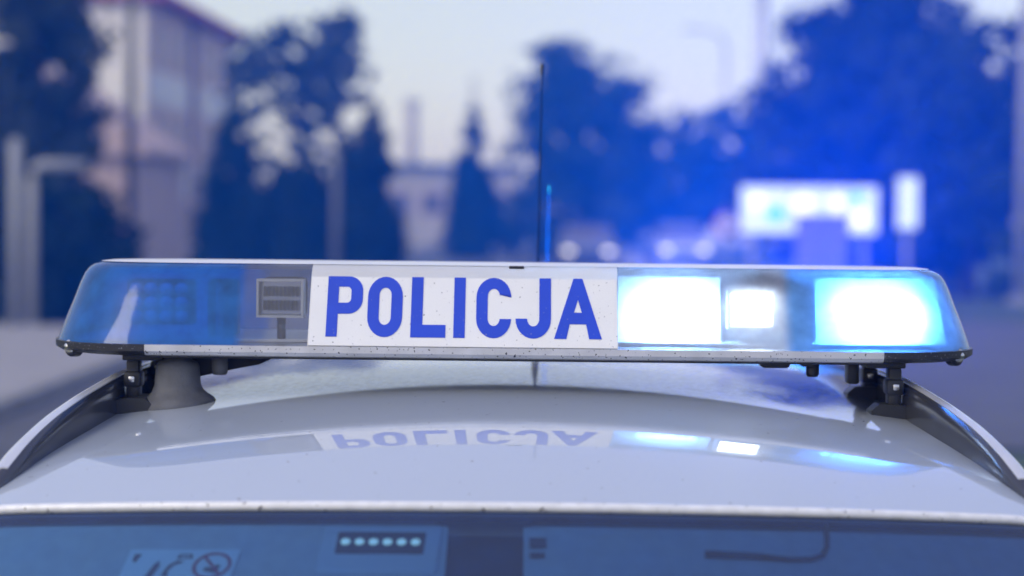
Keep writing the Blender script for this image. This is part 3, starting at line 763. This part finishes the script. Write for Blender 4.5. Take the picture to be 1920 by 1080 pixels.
# lower body (below the view): bonnet, sides, wheels, glass house
def sec(y, w, zb, zt, crown):
    pts = []
    for sx, z in ((-.90, zb), (-.99, zb + .15), (-1, zb + .38), (-.985, zt - .10), (-.93, zt - .02), (-.8, zt + crown * .45), (-.4, zt + crown * .9), (0, zt + crown),
                  (.4, zt + crown * .9), (.8, zt + crown * .45), (.93, zt - .02), (.985, zt - .10), (1, zt - .0 if False else zb + .38), (.99, zb + .15), (.90, zb)):
        pts.append(Vector((sx * w, y, z)))
    return pts
bm = bmesh.new()
loft(bm, [sec(-2.36, .60, .30, .56, .02), sec(-2.30, .76, .22, .66, .03), sec(-2.1, .84, .19, .73, .05), sec(-1.75, .88, .18, .80, .06), sec(-1.40, .895, .18, .875, .05),
          sec(-1.2, .90, .18, .90, .0), sec(0, .90, .18, .93, -.02), sec(1.2, .895, .18, .95, -.02), sec(1.8, .87, .20, .96, 0), sec(1.98, .80, .26, .95, 0)])
obj('body', bm, M['paint'], car, angle=45)
for s in (-1, 1):
    # pillars and side glass
    def sp(t, y, off=0): # t=0 beltline .. 1 roof edge
        a = Vector((.865, y, .925)); yy = min(max(y, head_y(.6)), Y_REAR); b = Vector((RW - .004, yy, roof_z(RW - .004, yy) - .004))
        p = a.lerp(b, t); p.x += .03 * math.sin(math.pi * t) + off; p.x *= s; return p
    for y0, y1 in ((-.32, .30), (.40, 1.05), (1.15, 1.66)):
        sheet('side_window', lambda u, v, y0=y0, y1=y1: sp(.02 + .90 * v, y0 + (y1 - y0) * u + (-.62 * (1 - v) if y0 < -.3 and u < .5 else 0) * (1 - 2 * u)), 6, 6, M['windscreen'], car)
    for y0, y1 in ((.30, .40), (1.05, 1.15), (1.66, 1.86)):
        sheet('pillar', lambda u, v, y0=y0, y1=y1: sp(v, y0 + (y1 - y0) * u, .004), 2, 6, M['glass_black'], car)
    sheet('cant_rail', lambda u, v: sp(.90 + .10 * v, -.42 + 2.27 * u, .006), 30, 2, M['paint'], car)
    bm = bmesh.new()
    tube(bm, [ws_pt(s * (RW - .012), t, .01) for t in (0, .2, .45, .7, WS_L)], [.028, .032, .036, .04, .05], 8); obj('windscreen_pillar', bm, M['paint'], car, True)
    for y in (-1.62, 1.12):
        Wm = Matrix.Translation((s * .82, y, .315)) @ Matrix.Rotation(R(90 * s), 4, 'Y')
        bm = bmesh.new(); lathe(bm, [(.20, -.10), (.29, -.105), (.315, -.07), (.315, .07), (.29, .105), (.20, .10)], 28, Wm); w = obj('wheel', bm, M['tyre'], car, True)
        bm = bmesh.new(); lathe(bm, [(.205, -.05), (.205, .098), (.19, .102), (.15, .07), (.05, .085), (.01, .088)], 24, Wm); obj('rim', bm, M['galv'], w, angle=40)
    obj('headlight', newbox(min(s * .46, s * .76), max(s * .46, s * .76), -2.34, -2.2, .58, .69, bev=.03), M['clear'], car)
    obj('tail_light', newbox(min(s * .62, s * .84), max(s * .62, s * .84), 1.9, 2.0, .72, .95, bev=.03), M['sign_red'], car)
    bm = bmesh.new(); box(bm, min(s * .90, s * 1.08), max(s * .90, s * 1.08), -.90, -.78, .94, 1.08, bev=.04, seg=3); obj('door_mirror', bm, M['paint'], car, angle=40)
    bm = bmesh.new(); box(bm, -.26, .26, .1, .6, .32, .55, bev=.06, seg=3, mtx=Matrix.Translation((s * .37, 0, 0)))
    stt = thing('car_seat', 'dark front seat with headrest on the %s side of the view' % ('left' if s < 0 else 'right'), 'seat', (s * .37, .35, .3), 'front seats')
    obj('cushion', bm, M['seat'], stt, angle=40)
    bm = bmesh.new(); box(bm, -.25, .25, -.07, .07, 0, .62, bev=.06, seg=3, mtx=Matrix.Translation((s * .37, .60, .5)) @ Matrix.Rotation(R(-14), 4, 'X')); obj('backrest', bm, M['seat'], stt, angle=40)
    bm = bmesh.new(); box(bm, -.13, .13, -.05, .05, 0, .19, bev=.04, seg=3, mtx=Matrix.Translation((s * .37, .76, 1.14)) @ Matrix.Rotation(R(-10), 4, 'X')); obj('headrest', bm, M['seat'], stt, angle=40)
sheet('rear_window', lambda u, v: ((2 * u - 1) * (.80 - .18 * v), 1.98 - .13 * v, .96 + (roof_z(0, Y_REAR) - .97 - .05 * (2 * u - 1) ** 2) * v), 10, 6, M['glass_black'], car)
bench = thing('rear_bench_seat', 'dark rear bench seat inside the police car cabin', 'seat', (0, 1.2, .3))
obj('cushion', newbox(-.66, .66, .85, 1.3, .3, .56, bev=.05, seg=3), M['seat'], bench, angle=40)
obj('backrest', newbox(-.70, .70, 1.3, 1.42, .45, 1.08, bev=.05, seg=3), M['seat'], bench, angle=40)
obj('boot_partition', newbox(-.74, .74, 1.72, 1.75, .25, 1.22), M['dash'], car)
obj('dashboard', newbox(-.74, .74, -1.12, -.55, .70, .93, bev=.05, seg=3), M['dash'], car)
obj('cabin_floor', newbox(-.75, .75, -1.1, 1.9, .2, .3), M['dash'], car)
sheet('grille', lambda u, v: ((2 * u - 1) * .40, -2.372 + .02 * (2 * u - 1) ** 2, .42 + .14 * v), 6, 2, M['black_plastic'], car)
bm = bmesh.new()
tube(bm, [(.37 + .18 * math.cos(a), -.42 - .08 * math.sin(a), .98 + .16 * math.sin(a)) for a in [2 * math.pi * k / 24 for k in range(25)]], .014, 8)
box(bm, .22, .52, -.45, -.42, .955, 1.0, bev=.01); tube(bm, [(.37, -.44, .97), (.37, -.7, .85)], .03, 8)
obj('steering_wheel', bm, M['dash'], car, True)

# roof rails
RY = [-.375, -.36, -.33, -.30, -.25, -.2, -.1, .0, .1, .3, .5, .84, 1.2, 1.45, 1.52]
RH = [.004, .012, .020, .0265, .0335, .039, .045, .047, .048, .040, .032, .022, .018, .014, .003]
RX_OFF = .007
RX = [.588, .586, .581, .576, .569, .562, .549, .54, .534, .531, .53, .528, .52, .512, .51]
for s in (-1, 1):
    rings = []
    for y in list(np.linspace(-.375, .12, 34)) + list(np.linspace(.15, 1.52, 40)):
        x = float(np.interp(y, RY, RX)) + RX_OFF; h = float(np.interp(y, RY, RH)); wdt = .028 * min(1, .3 + h / .03)
        zb = roof_z(x, y) - .012; ztop = roof_z(x, y) + h
        hh = ztop - zb
        prof = [(-.5, 0), (-.52, .45), (-.50, .72), (-.42, .89), (-.25, .98), (0, 1.0), (.22, .97), (.40, .86), (.5, .65), (.55, .3), (.55, 0)]
        rings.append([Vector((s * (x + px_ * wdt), y, zb + pz_ * hh)) for px_, pz_ in prof])
    bm = bmesh.new(); loft(bm, rings)
    rl = obj('roof_rail', bm, M['rail'], car, angle=60)
    cap = []
    for r_ in rings:
        c0 = (r_[0] + r_[-1]) / 2
        top = [r_[k] for k in (4, 5, 6, 7, 8)]
        out = [p + (p - c0).normalized() * .0016 for p in top]
        cap.append(out + top[::-1])
    bm = bmesh.new(); loft(bm, cap[2:-1]); obj('rail_cap', bm, M['rail_cap'], rl, angle=60)

# antennas
def antenna(X, Y, top, r, name='antenna'):
    z = roof_z(X, Y)
    bm = bmesh.new(); tube(bm, [(X, Y, z + .03), (X + .004, Y, (z + top) / 2), (X + .006, Y + .005, top)], [r, r * .85, r * .6], 8)
    a = obj(name, bm, M['antenna'], car, True)
    bm = bmesh.new(); lathe(bm, [(.010, -.006), (.010, .004), (.006, .012), (.0045, .045), (.002, .05)], 16, Matrix.Translation((X, Y, z))); obj('antenna_base', bm, M['black_plastic'], a, True)
    bm = bmesh.new(); lathe(bm, [(r * .7, -.012), (r * 1.3, -.002), (r * 1.3, .004), (r * .4, .007)], 12, Matrix.Translation((X + .006, Y + .005, top))); obj('antenna_tip', bm, M['black_plastic'], a, True)
antenna(PX(1002, .52), .52, PZ(127, .52), .0021)
antenna(PX(1018, 1.0), 1.0, PZ(352, 1.0), .0012)

# ------------------------------------------------------------------ THE LIGHT BAR
bar = thing('light_bar', 'blue and white POLICJA light bar with its right lamps lit on the car roof', 'light bar', (0, .16, 1.49))
ZB, ZT = 1.551, 1.661
PROF = [(1.551, .637, 0.0), (1.560, .6345, .0045), (1.585, .6255, .0182), (1.61, .616, .0318), (1.63, .609, .0427), (1.643, .603, .050), (1.650, .598, .0555), (1.655, .591, .063), (1.6585, .581, .073), (1.6600, .568, .086)]
def outline(W, yf, n=22, cx=.150, cyy=.158):
    yb = .32 - yf; cx_ = cx; cy_ = (yb - yf) / 2
    p = []
    xs = np.linspace(-(W - cx_), W - cx_, 30)
    p += [(x, yf) for x in xs]
    e = 2.35
    for k in range(1, n):
        a = -math.pi / 2 + math.pi * k / n
        c, s_ = math.cos(a), math.sin(a)
        p.append((W - cx_ + cx_ * abs(c) ** (2 / e), .16 + cy_ * math.copysign(abs(s_) ** (2 / e), s_)))
    p += [(x, yb) for x in xs[::-1]]
    for k in range(1, n):
        a = math.pi / 2 + math.pi * k / n
        c, s_ = math.cos(a), math.sin(a)
        p.append((-(W - cx_) - cx_ * abs(c) ** (2 / e), .16 + cy_ * math.copysign(abs(s_) ** (2 / e), s_)))
    return p
def shell(levels, cap_top=True, cap_bottom=False):
    bm = bmesh.new()
    rings = [[Vector((x, y, z)) for x, y in outline(W, yf)] for z, W, yf in levels]
    vr = loft(bm, rings, cap=False)
    if cap_top: bm.faces.new(vr[-1])
    if cap_bottom: bm.faces.new(vr[0])
    bmesh.ops.recalc_face_normals(bm, faces=bm.faces)
    return bm
def sliced(levels, x0, x1, **k):
    bm = shell(levels, **k)
    for x, keep in ((x0, 1), (x1, -1)):
        if x is None: continue
        bmesh.ops.bisect_plane(bm, geom=list(bm.verts) + list(bm.edges) + list(bm.faces), plane_co=(x, 0, 0), plane_no=(keep, 0, 0), clear_inner=True)
    return bm
SX0, SX1 = PX(573, 0.0), PX(1158, 0.0)
obj('lens_cover', sliced(PROF, None, SX0 - .0006), M['lens_left'], bar, angle=35, label='blue lens cover with clear inner part, unlit')
obj('lens_cover', sliced(PROF, SX1 + .0006, None), M['lens_right'], bar, angle=35, label='lens cover glowing with lit lamps inside')
obj('centre_cover', sliced(PROF, SX0, SX1), M['centre_cover'], bar, angle=35)
TOPL = [(z + .0006, W + .0006, yf - .0006) for z, W, yf in PROF[8:]]
obj('top_sheen', shell(TOPL), M['cover_white'], bar, angle=35)  # white cap paints the sky's reflection along the bar top
# chassis
CH = [(1.536, .618, .008), (1.538, .632, .001), (1.543, .640, -.0035), (1.5515, .640, -.0035), (1.5525, .634, .004)]
obj('base_rail', sliced(CH, -.492, .492, cap_bottom=True), M['alu'], bar, angle=30)
for a, b in ((None, -.4925), (.4925, None)):
    obj('end_cap', sliced(CH, a, b, cap_bottom=True), M['black_speck'], bar, angle=30)
for s in (-1, 1):
    th = R(40)
    p = Vector((s * .602, .050, 1.5445)); n = Vector((s * .55, -.83, .05)).normalized()
    Mx = Matrix.Translation(p) @ n.to_track_quat('Z', 'Y').to_matrix().to_4x4()
    bm = bmesh.new(); lathe(bm, [(.0095, -.01), (.0095, .0025), (.008, .004), (.0045, .0042), (.0045, .0075), (.001, .009)], 18, Mx); obj('end_screw', bm, M['steel'], bar, angle=40)
    bm = bmesh.new(); lathe(bm, [(.014, -.012), (.014, -.002), (.011, .0005)], 18, Mx); obj('screw_boss', bm, M['black_plastic'], bar, angle=40)
    # tray floor inside and divider wall
    obj('divider', newbox(s * .405 - .001, s * .405 + .001, .06, .16, 1.5575, 1.632), M['cover_white'], bar)
obj('tray', newbox(-.60, .60, .05, .27, 1.5535, 1.557), M['cover_white'], bar)

obj('base_plate', newbox(-.50, .50, .022, .298, 1.5325, 1.5358, bev=.001), M['black_plastic'], bar)  # dark sheet added to darken the underside mirrored in the roof
# sign panel and letters, lying on the slanted front face
fb, ft = Vector((0, 0.0, 1.551)), Vector((0, .050, 1.643))
upv = (ft - fb).normalized(); nrm = Vector((0, -upv.z, upv.y)); FL = (ft - fb).length
def face_mat(x, u, off):
    m = Matrix((Vector((1, 0, 0)), upv, nrm)).transposed().to_4x4(); m.translation = Vector((x, 0, 0)) + fb + upv * u + nrm * off; return m
bm = bmesh.new(); box(bm, SX0 + .001, SX1 - .001, .0015, FL - .001, 0, .0009, mtx=face_mat(0, 0, .0004)); panel = obj('sign_panel', bm, M['film'], bar)
LET = {
 'P': [[(0, 0), (0, 111)] + arc(40, 84, 27, 27, 90, 0) + arc(40, 69, 27, 27, 0, -90) + [(21, 42), (21, 0)], [(21, 62), (21, 92)] + arc(37, 84, 8, 8, 90, 0, 6) + arc(37, 70, 8, 8, 0, -90, 6)],
 'O': [arc(33, 74, 33, 37, 180, 0) + arc(33, 37, 33, 37, 0, -180), arc(33, 77, 11.5, 14, 180, 0) + arc(33, 36, 11.5, 14, 0, -180)],
 'L': [[(0, 0), (0, 111), (22, 111), (22, 23), (66, 23), (66, 0)]],
 'I': [[(0, 0), (0, 111), (21.5, 111), (21.5, 0)]],
 'C': [[(66, 80)] + arc(33, 75, 33, 36, 0, 180) + arc(33, 36, 33, 36, 180, 360) + [(66, 35), (44.5, 35)] + arc(33, 36, 11.5, 14, 360, 180) + arc(33, 77, 11.5, 14, 180, 0) + [(44.5, 80)]],
 'J': [[(45, 111), (67, 111)] + arc(33.5, 36, 33.5, 36, 0, -180) + [(22, 36)] + arc(33.5, 36, 11.5, 14, 180, 360)],
 'A': [[(0, 0), (37, 111), (54, 111), (90, 0), (66, 0), (60.5, 27), (29.5, 27), (23, 0)], [(37.5, 48), (52.5, 48), (45.3, 72)]]}
ks = .0898 / 111; kx = 1 / 1411
for ch, px in zip('POLICJA', (606.5, 683.5, 766, 847, 889.5, 964, 1037)):
    M4 = face_mat((px - 962) * kx, .0145, .00175) @ Matrix.Diagonal((kx, ks, 1, 1))
    flat_shape('letter', LET[ch], .0008, M4, M['letter_blue'], panel, label='blue capital letter ' + ch)
# little slot on the top edge
bm = bmesh.new(); box(bm, PX(951, .06), PX(979, .06), .064, .074, 1.6555, 1.6595, bev=.001); obj('latch_slot', bm, M['black_plastic'], bar)

# LED modules
def led_module(px0, px1, py0, py1, y, cols, rows, m, label=None):
    x0, x1, z0, z1 = PX(px0, y), PX(px1, y), PZ(py1, y), PZ(py0, y)
    bm = bmesh.new(); box(bm, x0 - .004, x1 + .004, y + .004, y + .035, z0 - .003, z1 + .003, bev=.003); h = obj('led_module', bm, M['black_plastic'], bar, label=label)
    if m != 'led_unlit': obj('glow_plate', newbox(x0, x1, y + .001, y + .0035, z0, z1), M['led_glow' if m == 'led_lit' else 'led_glow_clear'], h)  # emissive plate added so the lit LED dots run together
    if m != 'led_unlit':
        xl, xr, bend = (SX1 + .003, .281, 0) if x0 < .3 else (.412, .598, .045)
        sheet('bloom_sheet', lambda u, v: (xl + (xr - xl - bend * .3 * v) * u, .058 + .026 * v + bend * u ** 3 + .006 * (1 - u) ** 4, 1.5580 + .088 * v), 20, 12, M['diffuser'], h)  # added sheet that imitates bloom over the lit LEDs
    dx = (x1 - x0) / cols; dz = (z1 - z0) / rows
    first = None
    for i in range(cols):
        for j in range(rows):
            if first is None:
                bm = bmesh.new()
                r = min(dx, dz) * .47
                lathe(bm, [(r, .006), (r * .95, 0), (r * .6, -.003), (r * .1, -.0045)], 10, Matrix.Translation((x0 + dx / 2, y - .001, z0 + dz / 2)) @ Matrix.Rotation(R(-90), 4, 'X') @ Matrix.Diagonal((1, 1, -1, 1)), sx=dx / (2 * r) * .94, sy=dz / (2 * r) * .94)
                first = obj('led_lens', bm, M[m], h, True)
            else:
                c = first.copy(); C.objects.link(c); c.location = first.location + Vector((i * dx, 0, j * dz))
led_module(238, 352, 535, 612, .075, 4, 3, 'led_unlit', 'unlit LED module with a grid of lenses')
led_module(1205, 1322, 566, 620, .098, 7, 3, 'led_lit_clear', 'lit LED module next to the lettering')
led_module(1572, 1712, 562, 612, .105, 8, 3, 'led_lit', 'lit LED module at the right end')
bm = bmesh.new(); box(bm, PX(385, .12), PX(440, .12), .12, .16, 1.557, 1.635, bev=.004); obj('control_box', bm, M['black_plastic'], bar)
bm = bmesh.new(); box(bm, PX(1485, .12), PX(1515, .12), .12, .16, 1.557, 1.635, bev=.004); obj('control_box', bm, M['black_plastic'], bar)

obj('added_baffle', newbox(SX1 + .004, .572, .168, .172, 1.5575, 1.6545), M['cover_white'], bar)  # added pale wall: hides rear-lamp spill and catches lamp glow
# square white side lamps
def square_lamp(px0, px1, py0, py1, lit):
    y = .05
    x0, x1, z0, z1 = PX(px0, y), PX(px1, y), PZ(py1, y), PZ(py0, y)
    bm = bmesh.new()
    for a in ((x0 - .003, x1 + .003, y, y + .03, z1, z1 + .003), (x0 - .003, x1 + .003, y, y + .03, z0 - .003, z0), (x0 - .003, x0, y, y + .03, z0 + .0002, z1 - .0002), (x1, x1 + .003, y, y + .03, z0 + .0002, z1 - .0002)):
        box(bm, *a)
    h = obj('square_lamp', bm, M['cover_white'], bar, label='lit white square lamp' if lit else 'unlit clear square lamp in pale frame')
    obj('reflector', newbox(x0 + .001, x1 - .001, y + .024, y + .028, z0 + .001, z1 - .001), M['chrome'], h)
    if lit:
        obj('lamp_face', newbox(x0 + .002, x1 - .002, y + .004, y + .009, z0 + .002, z1 - .002, bev=.002), M['lamp_lit'], h)
    else:
        n = 9
        for j in range(2):
            for i in range(n):
                xa = x0 + .004 + (x1 - x0 - .008) * i / n
                obj('reflector_rib', newbox(xa + .001, xa + (x1 - x0 - .008) / n - .001, y + .013, y + .021, z0 + .006 + j * .019, z0 + .020 + j * .019, bev=.001, seg=1), M['rail'], h)
        obj('lamp_face', newbox(x0 + .001, x1 - .001, y + .004, y + .006, z0 + .001, z1 - .001), M['clear'], h)
    bm = bmesh.new(); lathe(bm, [(.006, 1.556), (.006, z0 - .004)], 10, Matrix.Translation(((x0 + x1) / 2, y + .02, 0))); obj('lamp_stem', bm, M['rail'], h, True)
    bm = bmesh.new(); box(bm, x0 - .002, x1 + .002, y + .033, y + .075, z0 - .004, z1 + .004, bev=.008); obj('lamp_housing', bm, M['black_plastic'], h)
square_lamp(481, 561, 532, 596, False)
square_lamp(1368, 1447, 545, 608, True)

# rear-facing lamps of the right half: unseen, aimed for blue glow in the haze
def rear_lamp(x, w, power):
    y = .25
    bm = bmesh.new(); box(bm, x - w / 2 - .004, x + w / 2 + .004, y - .03, y - .003, 1.572, 1.632, bev=.003); h = obj('led_module', bm, M['black_plastic'], bar, label='rear-facing LED module')
    ld = bpy.data.lights.new('rear_beacon_light', 'AREA'); ld.shape = 'RECTANGLE'; ld.size = w; ld.size_y = .05
    ld.energy = power; ld.color = (.0, .5, 1.0); ld.spread = R(66)
    lo = bpy.data.objects.new('rear_beacon_light', ld); lo.location = (x, y + .002, 1.602); lo.rotation_euler = (R(104), 0, -R(13))
    link(lo, bar)
rear_lamp(.22, .13, 215)
rear_lamp(.47, .14, 500)

# mounts: clamps on the rails, arms, rubber boot, cable gland
def bracket(s):
    def B(name, x0, x1, y0, y1, z0, z1, bev=.003, rot=None, m='black_plastic'):
        bm = bmesh.new(); vs_ = box(bm, x0, x1, y0, y1, z0, z1, bev=bev)
        if rot: bmesh.ops.transform(bm, matrix=Matrix.Translation(((x0 + x1) / 2, (y0 + y1) / 2, (z0 + z1) / 2)) @ rot @ Matrix.Translation((-(x0 + x1) / 2, -(y0 + y1) / 2, -(z0 + z1) / 2)), verts=bm.verts)
        if s > 0: bmesh.ops.transform(bm, matrix=Matrix.Diagonal((-1, 1, 1, 1)), verts=bm.verts); bmesh.ops.reverse_faces(bm, faces=bm.faces)
        return obj(name, bm, M[m], br, angle=40)
    br = obj('mounting_bracket', newbox(min(s * .475, s * .53), max(s * .475, s * .53), .04, .28, 1.527, 1.5365, bev=.002), M['black_plastic'], bar)
    for k, y in enumerate((.045, .235)):
        B('bracket_leg', -.526, -.508, y, y + .026, 1.462, 1.528, .004)
        B('bracket_sleeve', -.5285, -.5055, y - .003, y + .029, 1.490, 1.512, .004)
        B('bracket_bolt', -.5215, -.5125, y - .0075, y - .002, 1.497, 1.506, .002, m='steel')
        zf = roof_z(.51, y) 
        bm = bmesh.new(); prof = [(-.560, zf + .006), (-.550, zf + .011), (-.520, zf + .017), (-.495, zf + .017), (-.484, zf + .008), (-.484, zf - .006), (-.552, zf - .006)]
        loft(bm, [[Vector((x * 1, yy, z)) for x, z in prof] for yy in ((y - .032, y + .042) if s < 0 else (y - .006, y + .03))])
        if s > 0: bmesh.ops.transform(bm, matrix=Matrix.Diagonal((-1, 1, 1, 1)), verts=bm.verts); bmesh.ops.reverse_faces(bm, faces=bm.faces)
        obj('foot_pad', bm, M['black_plastic'], br)
    B('bracket_hook', -.478, -.462, .10, .13, 1.500, 1.5365, .003)
bracket(-1); bracket(1)
Xb, Yb = PX(330, .045), .045
zr = roof_z(Xb, Yb)
prof = [(.050, -.004), (.0505, .001), (.048, .006), (.040, .013), (.034, .019), (.0305, .027), (.0295, .040), (.0285, .052), (.0255, .058), (.020, .060), (.017, .063), (.012, .066), (.004, .067)]
bm = bmesh.new()
rings = []
for r, h in prof:
    ring = []
    for k in range(32):
        a = 2 * math.pi * k / 32
        x = Xb + r * math.cos(a) * 1.0; y = Yb + r * math.sin(a) * .85
        fade = max(0, 1 - h / .03)
        zl = roof_z(x, y) * fade + zr * (1 - fade)
        ring.append(Vector((x + .0015 * math.sin(3 * a), y, zl + h)))
    rings.append(ring)
loft(bm, rings)
bo = obj('rubber_boot', bm, M['rubber'], bar, True)
bm = bmesh.new()      # dark cross arm running inward and up under the bar
loft(bm, [[Vector((x, y, z)) for y, z in ((.09, zt_), (.12, zt_), (.125, zb_), (.085, zb_))] for x, zt_, zb_ in ((-.47, 1.536, 1.498), (-.43, 1.537, 1.503), (-.385, 1.537, 1.513), (-.35, 1.537, 1.520), (-.335, 1.537, 1.527))])
obj('cross_arm', bm, M['black_plastic'], bar)
bm = bmesh.new(); lathe(bm, [(.009, 1.508), (.011, 1.512), (.011, 1.536)], 12, Matrix.Translation((-.40, .055, 0))); obj('cable_gland', bm, M['rubber'], bar, True)
bm = bmesh.new(); box(bm, .337, .377, .06, .10, 1.524, 1.5365, bev=.005); obj('connector_block', bm, M['black_plastic'], bar)
bm = bmesh.new(); box(bm, .391, .413, .06, .09, 1.526, 1.5365, bev=.004); obj('connector_block', bm, M['black_plastic'], bar)
bm = bmesh.new(); lathe(bm, [(.007, 1.512), (.009, 1.516), (.009, 1.5365)], 12, Matrix.Translation((.409, .075, 0))); obj('cable_gland', bm, M['black_plastic'], bar, True)

# ------------------------------------------------------------------ haze
hz = bpy.data.materials.new('blue_haze'); hz.use_nodes = True
hn = hz.node_tree; hn.nodes.clear()
pv = hn.nodes.new('ShaderNodeVolumePrincipled'); ho = hn.nodes.new('ShaderNodeOutputMaterial')
pv.inputs['Color'].default_value = (.008, .17, 1.0, 1); pv.inputs['Density'].default_value = .0068
pv.inputs['Absorption Color'].default_value = (1, 1, 1, 1)
hn.links.new(pv.outputs[0], ho.inputs['Volume'])
o = obj('haze', newbox(-122, 122, -58, 122, -1, 17.5), hz); o['kind'] = 'stuff'
